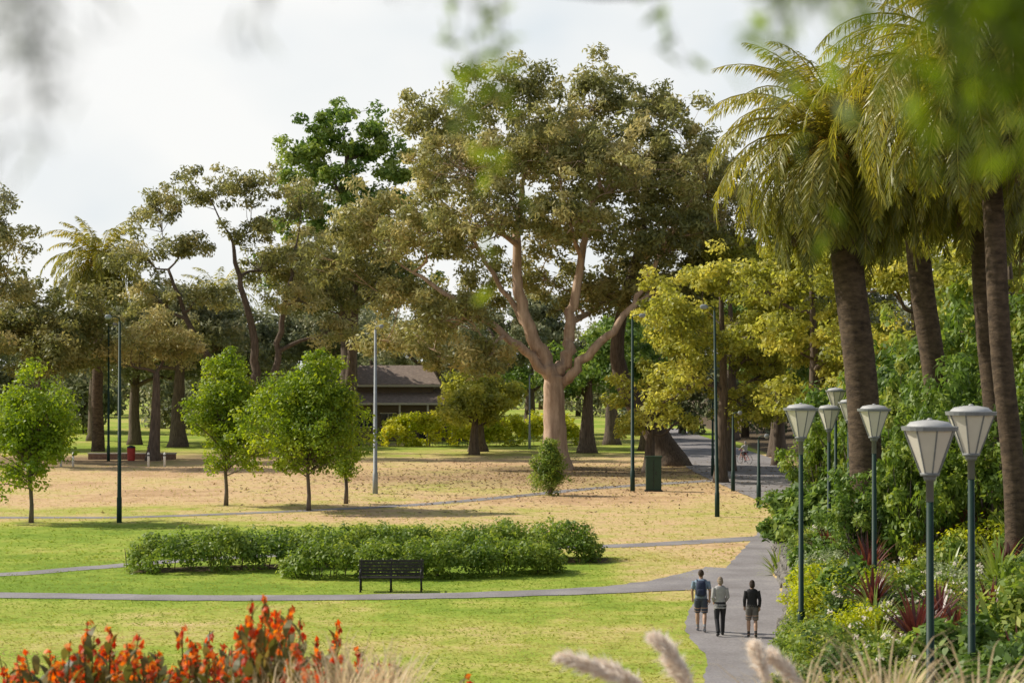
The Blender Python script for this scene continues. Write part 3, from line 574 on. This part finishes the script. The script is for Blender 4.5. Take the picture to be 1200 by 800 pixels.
for nm,x,y,s in (('red_cordyline',8.3,41,1.25),('red_cordyline',9.4,44,1.1),('red_cordyline',8.6,47.5,1.15),('red_cordyline',9.7,61,1.1),('red_cordyline',10.2,56.5,1.0),('red_cordyline',13.2,57,1.3),('red_cordyline',10.3,43,1.1),
   ('lime_shrub',8.4,52.5,1.2),('lime_shrub',9.2,50.5,1.15),('lime_shrub',7.9,45.5,.9),('lime_shrub',12.0,56,1.1),('lime_shrub',10.6,48.5,1.0),
   ('green_shrub',6.9,42,1.0),('green_shrub',7.0,45.5,.85),('green_shrub',6.8,47.6,.7),('green_shrub',7.5,39,1.1),('dark_shrub',6.6,40,1.0),('silver_shrub',9.3,39.5,.9),('broadleaf_shrub',9.4,36.5,1.1),('flax_plant',7.2,36.5,1.0),
   ('green_shrub',6.25,43.5,.75),('green_grass_clump',6.6,45,.8),('dark_shrub',6.0,41,.8),('green_grass_clump',6.95,49,.8),
   ('ornamental_grass',6.4,36,1.0),('ornamental_grass',6.9,35,1.1),('ornamental_grass',7.4,37.2,.9),('agave_plant',10.4,55,1.2),('agave_plant',9.9,52,1.0),('flax_plant',11.4,52,1.3),('flax_plant',12.2,50,1.4),('flax_plant',9.5,71,1.1),
   ('silver_shrub',12.6,60,1.5),('silver_shrub',14.2,64,1.6),('silver_shrub',12.0,66,1.2),('broadleaf_shrub',10.4,76,1.2),('broadleaf_shrub',11.6,80,1.5),('green_shrub',11.9,84,1.5),('broadleaf_shrub',11.4,74,1.6)):
    plant(nm,x,y,s)
for x,y,s,sz in((10.1,57.5,1.3,1.3),(11.3,57,1.5,1.6),(12.6,58.5,1.6,1.45),(14.0,57.5,1.6,1.2),(15.6,59,1.8,1.2),(16.8,64,2,1.3),(12.2,63,1.5,1.5),(13.9,66,1.8,1.6),(15.6,68.5,2,1.5),(18,66,2,1.3),(14.2,74,1.8,1.7),(16.5,76,2.2,1.6),(14.5,83,2,1.6),(17,90,2.4,1.6),(13.9,90,1.7,1.3),(16.8,98,1.9,1.3),(18.5,106,2.0,1.4),(20.5,112,2.4,1.3),(22,122,2.6,1.3),(24,134,3,1.3),(19.8,82,2.4,1.7),(21,90,2.6,1.8),(20,76,2.4,1.6)):
    plant('tall_shrub',x,y,s,sz)
tries=0
while len(placed)<330 and tries<9000:
    tries+=1;y=34+random.random()**1.2*76;e_=float(edge(y));x=e_+.6+random.random()**.8*min(13,max(2,.285*y-e_+1.5));s=random.uniform(.5,1.0)+min(.9,(x-e_)*.09)
    if any((x-a)**2+(y-c)**2<(.46*(s+min(t,1.2)))**2 for a,c,t in placed): continue
    if abs(x-7.25)<.8 and 44<y<50.6 and s>.5: continue
    plant(random.choice(names),x,y,s,random.uniform(.85,1.25))
b=Buf();n=1700;gy=33+RNG.uniform(0,1,n)**1.3*90;ge=edge(gy);gx=ge+.3+RNG.uniform(0,1,n)*np.minimum(16,np.maximum(1.5,.285*gy-ge+1))
P=np.stack([gx,gy,terr(gx,gy)+.12],1)
tn=np.clip(np.array([.45+.6*noise.noise(Vector((x*.5,y*.35,4))) for x,y in zip(gx,gy)]),0,1)
clumps(b,P,RNG.uniform(.25,.6,n),48,.13,.06,0,tn,.6,0,.8);b.obj('ground_cover_foliage',[M_shrub])
b=Buf();n=300;gy=RNG.uniform(38,75,n);gx=edge(gy)+RNG.uniform(1,5,n);clumps(b,np.stack([gx,gy,terr(gx,gy)+RNG.uniform(.5,.95,n)],1),.1,10,.06,.05,0,RNG.uniform(.3,1,n));b.obj('white_flowers',[M_plume])
b=Buf()
def rock(buf,c,s):
    bm=bmesh.new();bmesh.ops.create_cube(bm,size=1);bmesh.ops.subdivide_edges(bm,edges=bm.edges[:],cuts=2,use_grid_fill=True)
    sd=random.uniform(0,99);V=[]
    for v in bm.verts:
        p=v.co.normalized()*.55*.5+v.co*.5;p=p*(1+.35*noise.noise(v.co*2.1+Vector((sd,0,0))));V.append((p.x*s[0]*1.3+c[0],p.y*s[1]*1.3+c[1],p.z*s[2]*1.3+c[2]))
    F=[[v.index for v in f.verts] for f in bm.faces];bm.free();buf.add(V,F,0)
y=52.
while y<82:
    for lv in range(3):
        x=float(edge(y))+.08+lv*.12;rock(b,(x+random.uniform(-.06,.06),y+random.uniform(-.1,.1)+lv*.15,.12+lv*.25),(random.uniform(.28,.42),random.uniform(.35,.55),random.uniform(.22,.32)))
    y+=random.uniform(.38,.55)
b.obj('rock_retaining_wall',[M_rock])
b=Buf();gy=RNG.uniform(36,54,240);gx=edge(gy)+RNG.uniform(-.05,.5,240);clumps(b,np.stack([gx,gy,terr(gx,gy)*.6+RNG.uniform(.1,.5,240)],1),.28,46,.11,.05,0,RNG.uniform(.2,.8,240),.8);b.obj('trailing_ground_cover',[M_shrub])
# ------------------------------------------------------------------ cannas + pampas on the near slope
cm=[]
for v in range(5):
    b=Buf()
    for s in range(4):
        a=random.uniform(0,6.28);r=random.uniform(.02,.22);x0,y0=math.cos(a)*r,math.sin(a)*r;h=random.uniform(.85,1.4);tx=x0*1.7+random.uniform(-.1,.1);ty=y0*1.7
        tube(b,[(x0,y0,-.1),(x0*1.3,y0*1.3,h*.5),(tx,ty,h)],[.014,.011,.006],5,0,.4)
        for k in range(7):
            t=.2+.11*k;c=np.array([x0*(1+.7*t),y0*(1+.7*t),h*t]);az=random.uniform(0,6.28);hh=np.array([math.cos(az),math.sin(az),0]);sd=np.array([-math.sin(az),math.cos(az),0])
            l=random.uniform(.22,.36)*(1.15-.5*t);w=.06*(1.2-.6*t);p=c.copy();V=[]
            for q in range(6):
                u=q/5;ww=w*math.sin(math.pi*min(.98,u*.9+.08));V+=[p-sd*ww,p+sd*ww];e=math.radians(74)-1.1*u;p=p+(hh*math.cos(e)+np.array([0,0,math.sin(e)]))*l/5
            b.add(V,[(2*q,2*q+1,2*q+3,2*q+2) for q in range(5)],0,random.gauss(.5,.25))
        nfl=random.randint(1,4)
        if nfl:
            C=np.array([(tx+random.uniform(-.035,.035),ty+random.uniform(-.035,.035),h-.16+.2*k/nfl) for k in range(nfl)])
            clumps(b,C,.038,5,.075,.045,1,RNG.uniform(.1,.95,nfl),1.,-1.,.2)
    cm.append(b.mesh('canna_lily',[M_canl,M_canf]))
for i in range(125):
    y=random.uniform(17.0,23);u=random.random();x=(-.27+.225*u)*y+random.uniform(-.2,.2)
    k=x/y
    tgt=np.interp(k,[-.257,-.231,-.21,-.193,-.163,-.129,-.107,-.086,-.069,-.051],[.154,.144,.131,.140,.135,.119,.122,.138,.148,.158])
    ztop=7.4-tgt*y;s=(ztop-tz(x,y))/1.3*random.uniform(.70,1.04)
    if s<.25: continue
    put('canna_lily',random.choice(cm),(x,y,tz(x,y)),random.uniform(0,6.28),(.95,.95,min(s,1.35)))
for i in range(30):
    x=random.uniform(-2.3,-1.0);y=random.uniform(16.0,18.5);put('ornamental_grass',VAR['ornamental_grass'][i%2],(x,y,tz(x,y)),random.uniform(0,6),(.9,.9,random.uniform(1.2,1.8)))
def pampas(x,y,tips):
    b=Buf()
    for i in range(190):
        az=random.uniform(0,6.28);h=np.array([math.cos(az),math.sin(az),0]);sd=np.array([-math.sin(az),math.cos(az),0]);p=h*.06;V=[];el=math.radians(random.uniform(45,85));l=random.uniform(.5,.85)
        for k in range(6):
            w=.005*(1-k/5.2);V+=[p-sd*w,p+sd*w];e=el-2*(k/5)**2;p=p+(h*math.cos(e)+np.array([0,0,math.sin(e)]))*l/5
        b.add(V,[(2*k,2*k+1,2*k+3,2*k+2) for k in range(5)],0,random.random())
    for (dx,dy,dz,ln,lx) in tips:
        top=np.array([dx,dy,dz]);st=np.array([dx*.25,dy*.25,0]);d=nrm(np.array([lx,0.05,1.]))
        base=top-d*ln
        tube(b,[st,st*.5+base*.5+np.array([.03,0,.05]),base,top],[.006,.005,.004,.002],5,1,.4)
        n=1300;t=RNG.uniform(0,1,n);C=base+(top-base)*t[:,None]+np.array([0,0,-1])*(t**3*.06)[:,None];C+=RNG.normal(size=(n,3))*.008
        ax=nrm(d*1.15+RNG.normal(size=(n,3))*.34+np.array([0,0,-.1]));w=(.125*np.sin(np.pi*np.clip(t*.85+.1,0,1))**.7)
        E=C+ax*w[:,None]*RNG.uniform(.5,1.2,(n,1))+np.array([0,0,-.02]);sd=nrm(np.cross(ax,RNG.normal(size=(n,3))))*.005
        V=np.stack([C,(C+E)/2+sd,E,(C+E)/2-sd],1).reshape(-1,3);b.add(V,np.arange(n*4).reshape(-1,4),1,np.repeat(RNG.uniform(.3,1,n),4))
    return b.obj('pampas_grass',[M_straw,M_plume],(x,y,tz(x,y)))
g=tz(.7,12)
pampas(.7,12,[(-.42,0,5.72-g,.44,-2.0),(-.22,.1,5.66-g,.38,-1.7),(.14,0,5.84-g,.36,-.8),(.24,.1,5.70-g,.32,-.6)])
g=tz(1.9,12.4)
pampas(1.9,12.4,[(-.40,0,5.73-g,.30,-.3),(-.3,.1,5.66-g,.32,-.9)])
for x,y,s in((2.2,13.5,1.5),(2.7,14.2,1.6),(2.1,14.8,1.6),(3.1,13.2,1.3),(3.5,15,1.7),(2.9,15.6,1.8)): put('ornamental_grass',VAR['ornamental_grass'][0],(x,y,tz(x,y)),random.random()*6,(s*.8,s*.8,s))
# ------------------------------------------------------------------ overhanging trees by the camera
def overhang(name,base,limbs,mats,L,W,per,jit):
    b=Buf();bz=tz(*base);B=np.array([base[0],base[1],bz])
    tube(b,[(0,0,-.2),(.05,0,1.5),(0,.1,3.2),(.1,.1,4.2)],[.2,.16,.12,.08],10,0)
    for start,ctrl,end,n,drop in limbs:
        q=smooth_poly([np.array(start)-B,np.array(ctrl)-B,np.array(end)-B],10)
        tube(b,q,np.linspace(.02,.002,len(q)),5,0,cap=False)
        for k in range(n):
            p=q[random.randint(10,len(q)-1)];e=p+np.array([random.gauss(0,jit),random.gauss(0,jit*2),-drop*random.uniform(.2,1.2)])
            tube(b,[p,(p+e)/2+np.array([0,0,.02]),e],[.0014,.001,.0007],3,0,cap=False)
            C=np.array([p+(e-p)*t for t in np.linspace(.1,1,per)])+RNG.normal(size=(per,3))*.016
            leaves(b,C,RNG.normal(size=(per,3)),L,W,1,RNG.uniform(.2,.9,per),RNG.normal(size=(per,3))*1.3+np.array([.3,0,-.8]))
    return b.obj(name,mats,tuple(B))
S=(-3.3,1.7,9.8)
overhang('wattle_tree',(-3.4,1.6),[(S,(-.95,1.9,8.02),(-.42,2.0,7.91),16,.22),(S,(-.9,2.0,8.05),(-.30,2.1,7.93),10,.16),(S,(-.7,1.9,7.98),(-.12,2.1,7.90),9,.10),(S,(-1.0,2.0,8.0),(-.50,2.1,7.89),16,.26)],[M_barkg,M_wat],.05,.006,13,.06)
S=(3.2,1.3,9.6)
overhang('pepper_tree',(3.2,1.2),[(S,(.8,1.9,8.02),(.12,2.0,7.90),12,.12),(S,(.9,2.0,8.0),(.24,2.1,7.90),18,.15),(S,(1.0,2.0,8.0),(.38,2.1,7.87),34,.19),(S,(1.0,1.9,7.95),(.46,2.0,7.83),34,.20),(S,(.7,3.0,8.15),(-.1,3.3,8.05),12,.5)],[M_barkg,M_over],.05,.014,12,.05)
# ------------------------------------------------------------------ people
def pm(n,c,r=.8): return plain(n,c,r,.15,14,bump=.2)
SK=pm('skin',(.42,.26,.18),.55)
def ell(b,c,r,mat,n=8,m=12):
    zs=np.linspace(-math.pi/2,math.pi/2,n+1);V=[];F=[]
    for z in zs:
        for k in range(m):
            a=2*math.pi*k/m;V.append((c[0]+r[0]*math.cos(z)*math.cos(a),c[1]+r[1]*math.cos(z)*math.sin(a),c[2]+r[2]*math.sin(z)))
    for i in range(n):
        for k in range(m):
            F.append((i*m+k,i*m+(k+1)%m,(i+1)*m+(k+1)%m,(i+1)*m+k))
    b.add(V,F,mat)
def torso(b,st,mat,m=20):
    st=[(st[0][0],st[0][1],.001,.001)]+st+[(st[-1][0],st[-1][1],.001,.001)];V=[];F=[]
    for z,yo,rx,ry in st:
        for k in range(m):
            a=2*math.pi*k/m;ca,sa=math.cos(a),math.sin(a);V.append((rx*abs(ca)**.85*np.sign(ca),yo+ry*abs(sa)**.85*np.sign(sa),z))
    for i in range(len(st)-1):
        for k in range(m): F.append((i*m+k,i*m+(k+1)%m,(i+1)*m+(k+1)%m,(i+1)*m+k))
    b.add(V,F,mat)
def person(name,loc,H,yaw,top,bottom,hair,shoe,long_pants,long_sleeve,coat,hairlen=0,stride=1,ride=False,female=False,pack=None):
    b=Buf();mats=[SK,top,bottom,hair,shoe,M_iron,pm('lips',(.35,.12,.1),.5)];s=stride
    sh=.17 if female else .19
    legs={-1:[(-.09,0,.90),(-.10,.13*s,.50),(-.095,.17*s,.09),(-.10,.30*s,.03)],1:[(.09,0,.90),(.10,.0,.49),(.095,-.24*s,.13),(.10,-.10*s,.03)]}
    if s<0: legs={-1:[(-.09,0,.90),(-.10,0,.49),(-.095,-.22,.13),(-.10,-.08,.03)],1:[(.09,0,.90),(.10,.13,.50),(.095,.16,.09),(.10,.29,.03)]}
    if ride: legs={-1:[(-.09,0,.95),(-.11,.36,.82),(-.10,.22,.42),(-.10,.34,.35)],1:[(.09,0,.95),(.11,.30,.62),(.10,.12,.22),(.10,.24,.15)]}
    for k,(hp,kn,an,to) in legs.items():
        hp,kn,an,to=map(np.array,(hp,kn,an,to))
        if long_pants: tube(b,[hp,hp*.5+kn*.5,kn,kn*.5+an*.5,an+np.array([0,0,.0])],[.10,.088,.07,.066,.06],12,2)
        else:
            tube(b,[hp*.45+kn*.55,kn,kn*.65+an*.35+np.array([0,-.015,0]),an],[.07,.055,.058,.038],12,0)
            tube(b,[hp,hp*.5+kn*.5,kn*.92+hp*.08],[.105,.098,.092],14,2)
            tube(b,[an+np.array([0,0,-.02]),an+np.array([0,0,.06])],[.045,.044],10,4)
        heel=an+np.array([0,-.04,-.045]);tube(b,[heel,(heel+to)/2+np.array([0,0,.015]),to+np.array([0,-.03,.005]),to],[.043,.046,.043,.03],10,4,sq=1)
    w=.92 if female else 1
    torso(b,[(.84,0,.10,.085),(.90,0,.165,.115),(.98,0,.15,.105)],2)
    L=[(.80 if coat else .93,0,.19 if coat else .165,.14 if coat else .122),(1.0,0,.17*w,.12),(1.1,0,.158*w,.11),(1.25,.0,.18*w,.118),(1.36,-.005,.195*w,.115),(1.42,-.005,.165*w,.095),(1.455,0,.09,.07)]
    torso(b,L,1)
    tube(b,[(0,0,1.45),(0,.01,1.53)],[.055,.052],12,0)
    ell(b,(0,.012,1.595),(.074,.092,.112),0);ell(b,(0,.03,1.545),(.052,.06,.055),0)
    ell(b,(0,-.012,1.615),(.083,.093,.103),3)
    if hairlen: tube(b,[(0,-.04,1.60),(0,-.055,1.52),(0,-.05,1.52-hairlen)],[.085,.08,.05],12,3)
    ell(b,(0,.108,1.585),(.012,.018,.02),0,5,8)
    for k in(-1,1):
        ell(b,(k*.076,.01,1.59),(.012,.02,.03),0,5,8);ell(b,(k*.028,.098,1.603),(.011,.007,.007),5,5,8)
    ell(b,(0,.102,1.545),(.022,.008,.007),6,5,8)
    for k in(-1,1):
        S=np.array([k*sh,-.005,1.385]);E=np.array([k*(sh+.055),-.04-.03*k*s,1.12]);Wr=np.array([k*(sh+.045),.07-.09*k*s,.89])
        if coat: Wr=np.array([k*(sh-.01),.13,.97])
        if ride: E=np.array([k*.24,.22,1.18]);Wr=np.array([k*.2,.44,1.08])
        if long_sleeve: tube(b,[S,S*.5+E*.5,E,E*.5+Wr*.5,Wr*.95+E*.05],[.068,.06,.053,.048,.042],12,1);tube(b,[Wr*.9+E*.1,Wr],[.028,.026],10,0)
        else:
            tube(b,[S*.4+E*.6,E,E*.6+Wr*.4,Wr],[.046,.038,.037,.026],10,0);tube(b,[S,S*.5+E*.5,E*.75+S*.25],[.066,.06,.058],12,1)
        d=nrm(Wr-E);d=nrm(d*.5+np.array([0,.1,-.6])) if not ride else d;sd=np.array([0,1.,0]);sd=nrm(sd-(sd@d)*d)
        pe=Wr+d*.085;tube(b,[Wr,Wr+d*.045,pe],[.025,.036,.034],10,0,sq=1,ref=sd)
        inn=np.array([-k,0,0])
        for f in range(4):
            o=pe+sd*(.028-.0187*f)-d*.012;ln=(.072,.08,.075,.058)[f];tube(b,[o,o+d*ln*.5+inn*.006,o+d*ln*.9+inn*.024],[.0095,.009,.0075],6,0)
        o=Wr+d*.03+sd*.028;tube(b,[o,o+d*.03+sd*.028+inn*.01,o+d*.062+sd*.034+inn*.018],[.011,.010,.008],6,0)
    me=b.mesh(name+'_src',mats);src=np.concatenate(b.V);vm=np.zeros(len(src),int)
    Fa=np.concatenate(b.F);Ma=np.concatenate(b.M)
    for f,mm in zip(Fa,Ma): vm[f]=mm
    cen=src[Fa].mean(1);kd=kdtree.KDTree(len(cen)+len(src))
    for i,c in enumerate(cen): kd.insert(c,i)
    for i,c in enumerate(src): kd.insert(c,len(cen)+i)
    kd.balance();lab=np.concatenate([Ma,vm])
    tmp=bpy.data.objects.new('tmp',me);COL.objects.link(tmp)
    r=tmp.modifiers.new('r','REMESH');r.mode='VOXEL';r.voxel_size=.0075
    sm=tmp.modifiers.new('s','SMOOTH');sm.factor=.5;sm.iterations=3
    dg=bpy.context.evaluated_depsgraph_get();body=bpy.data.meshes.new_from_object(tmp.evaluated_get(dg));bpy.data.objects.remove(tmp)
    body.materials.clear()
    for mm in mats: body.materials.append(mm)
    for p in body.polygons:
        p.use_smooth=True;_,i,_=kd.find(p.center);p.material_index=int(lab[i])
    sc=H/1.71
    e=empty(name,loc,yaw);e.scale=(sc,)*3
    put('body',body,parent=e)
    if pack:
        b=Buf();torso(b,[(1.0,-.20,.10,.05),(1.02,-.20,.135,.085),(1.2,-.205,.14,.095),(1.36,-.20,.125,.085),(1.42,-.185,.08,.05)],0);torso(b,[(1.03,-.30,.09,.03),(1.05,-.30,.10,.04),(1.18,-.30,.10,.035),(1.2,-.30,.08,.02)],0)
        b.obj('backpack',[pack],parent=e,smooth=(0,))
        b=Buf()
        for k in(-1,1): tube(b,[(k*.10,-.14,1.38),(k*.115,-.06,1.445),(k*.12,.06,1.425),(k*.13,.13,1.3),(k*.15,.1,1.12),(k*.13,-.13,1.05)],[.018]*6,6,0,sq=.5)
        b.obj('straps',[pack],parent=e)
    return e
pz=.03
person('walking_person',(5.28,55.7,pz),1.72,math.radians(-6),pm('blue_shirt',(.20,.27,.36)),pm('navy_shorts',(.05,.06,.09)),pm('brown_hair',(.05,.032,.02)),pm('grey_shoes',(.25,.25,.26)),False,False,False,pack=pm('navy_backpack',(.02,.03,.065)))
person('walking_person',(5.72,54.8,pz),1.62,math.radians(4),pm('pale_grey_jacket',(.36,.35,.35)),pm('black_trousers',(.02,.02,.024)),pm('grey_blonde_hair',(.26,.2,.15)),pm('black_shoes',(.03,.03,.03)),True,True,True,hairlen=.02,female=True,stride=-.8)
person('walking_person',(6.55,54.4,pz),1.57,math.radians(-3),pm('black_jacket',(.015,.015,.018)),pm('khaki_shorts',(.12,.11,.10)),pm('dark_hair',(.03,.018,.012)),pm('dark_shoes',(.04,.035,.03)),False,True,False,hairlen=.03,female=True,stride=.7)
ce=person('cyclist',(17.8,152,pz),1.72,math.radians(35),pm('white_shirt',(.5,.5,.5)),pm('dark_shorts',(.03,.03,.04)),pm('helmet',(.3,.3,.3)),pm('shoes',(.1,.1,.1)),False,False,False,ride=True)
b=Buf()
for yc in(-.45,.62):
    pts=[(0,yc+.33*math.cos(a),.34+.33*math.sin(a)) for a in np.linspace(0,2*math.pi,25)];tube(b,pts,[.018]*25,6,0,ref=(1,0,0))
    for a in np.linspace(0,math.pi,7)[:-1]: tube(b,[(0,yc+.33*math.cos(a),.34+.33*math.sin(a)),(0,yc-.33*math.cos(a),.34-.33*math.sin(a))],[.003,.003],3,0)
b.obj('wheels',[M_iron],parent=ce)
b=Buf()
for p,q in(((0,-.45,.34),(0,.02,.3)),((0,.02,.3),(0,-.12,.86)),((0,-.12,.8),(0,.45,.86)),((0,.02,.3),(0,.46,.78)),((0,-.45,.34),(0,-.1,.78)),((0,.62,.34),(0,.44,1.0)),((-.24,.42,1.05),(.24,.42,1.05))): tube(b,[p,q],[.017,.017],6,0)
b.obj('frame',[M_redp],parent=ce)
b=Buf();tube(b,[(0,-.26,.89),(0,-.1,.9),(0,.02,.89)],[.07,.05,.02],8,0);b.obj('saddle',[M_iron],parent=ce)
# ------------------------------------------------------------------ light, sky, camera
el=math.radians(39);hz=Vector((-.94,.30)).normalized()
sd=Vector((hz.x*math.cos(el),hz.y*math.cos(el),math.sin(el)))
L=bpy.data.lights.new('sun','SUN');L.energy=5.0;L.angle=math.radians(.55);L.color=(1,.93,.79)
lo=bpy.data.objects.new('sun',L);COL.objects.link(lo);lo.rotation_euler=(-sd).to_track_quat('-Z','Y').to_euler();lo.location=(-30,20,60)
w=bpy.data.worlds.new('World');scene.world=w;w.use_nodes=True;nt=w.node_tree;ns=nt.nodes;lk=nt.links
for n in list(ns):ns.remove(n)
sk=ns.new('ShaderNodeTexSky');sk.sky_type='NISHITA';sk.sun_disc=False;sk.sun_elevation=el;sk.sun_rotation=math.atan2(sd.x,sd.y);sk.dust_density=1.5;sk.air_density=1.0
tc=ns.new('ShaderNodeTexCoord');mp=ns.new('ShaderNodeMapping');mp.inputs['Scale'].default_value=(1,1,1.6);mp.inputs['Location'].default_value=(.35,0,.1)
nz=ns.new('ShaderNodeTexNoise');nz.inputs['Scale'].default_value=4.5;nz.inputs['Detail'].default_value=4;nz.inputs['Roughness'].default_value=.45
lk.new(tc.outputs['Generated'],mp.inputs[0]);lk.new(mp.outputs[0],nz.inputs['Vector'])
cl=ramp(ns,[(.30,(.66,.75,.82)),(.43,(.86,.89,.90)),(.55,(.97,.97,.95))]);lk.new(nz.outputs[0],cl.inputs[0])
sc=ns.new('ShaderNodeVectorMath');sc.operation='SCALE';sc.inputs['Scale'].default_value=10.2;lk.new(cl.outputs[0],sc.inputs[0])
sx=ns.new('ShaderNodeSeparateXYZ');lk.new(tc.outputs['Generated'],sx.inputs[0])
fr=ns.new('ShaderNodeMapRange');fr.interpolation_type='SMOOTHSTEP';fr.inputs['From Min'].default_value=.18;fr.inputs['From Max'].default_value=.55;fr.inputs['To Min'].default_value=.96;fr.inputs['To Max'].default_value=.16;lk.new(sx.outputs['Z'],fr.inputs['Value'])
mx=ns.new('ShaderNodeMixRGB');lk.new(fr.outputs[0],mx.inputs[0]);lk.new(sk.outputs[0],mx.inputs[1]);lk.new(sc.outputs[0],mx.inputs[2])
bg=ns.new('ShaderNodeBackground');bg.inputs[1].default_value=.1;lk.new(mx.outputs[0],bg.inputs[0])
o=ns.new('ShaderNodeOutputWorld');lk.new(bg.outputs[0],o.inputs[0])
cam=bpy.data.cameras.new('camera');cam.lens=70;cam.sensor_width=36;cam.clip_end=6000;cam.clip_start=.1
cam.dof.use_dof=True;cam.dof.focus_distance=75;cam.dof.aperture_fstop=2.5
co=bpy.data.objects.new('camera',cam);COL.objects.link(co);co.location=(0,0,7.4);co.rotation_euler=(math.radians(90)+math.atan(30/2333),0,0)
scene.camera=co
scene.view_settings.view_transform='Standard';scene.view_settings.look='None';scene.view_settings.exposure=0
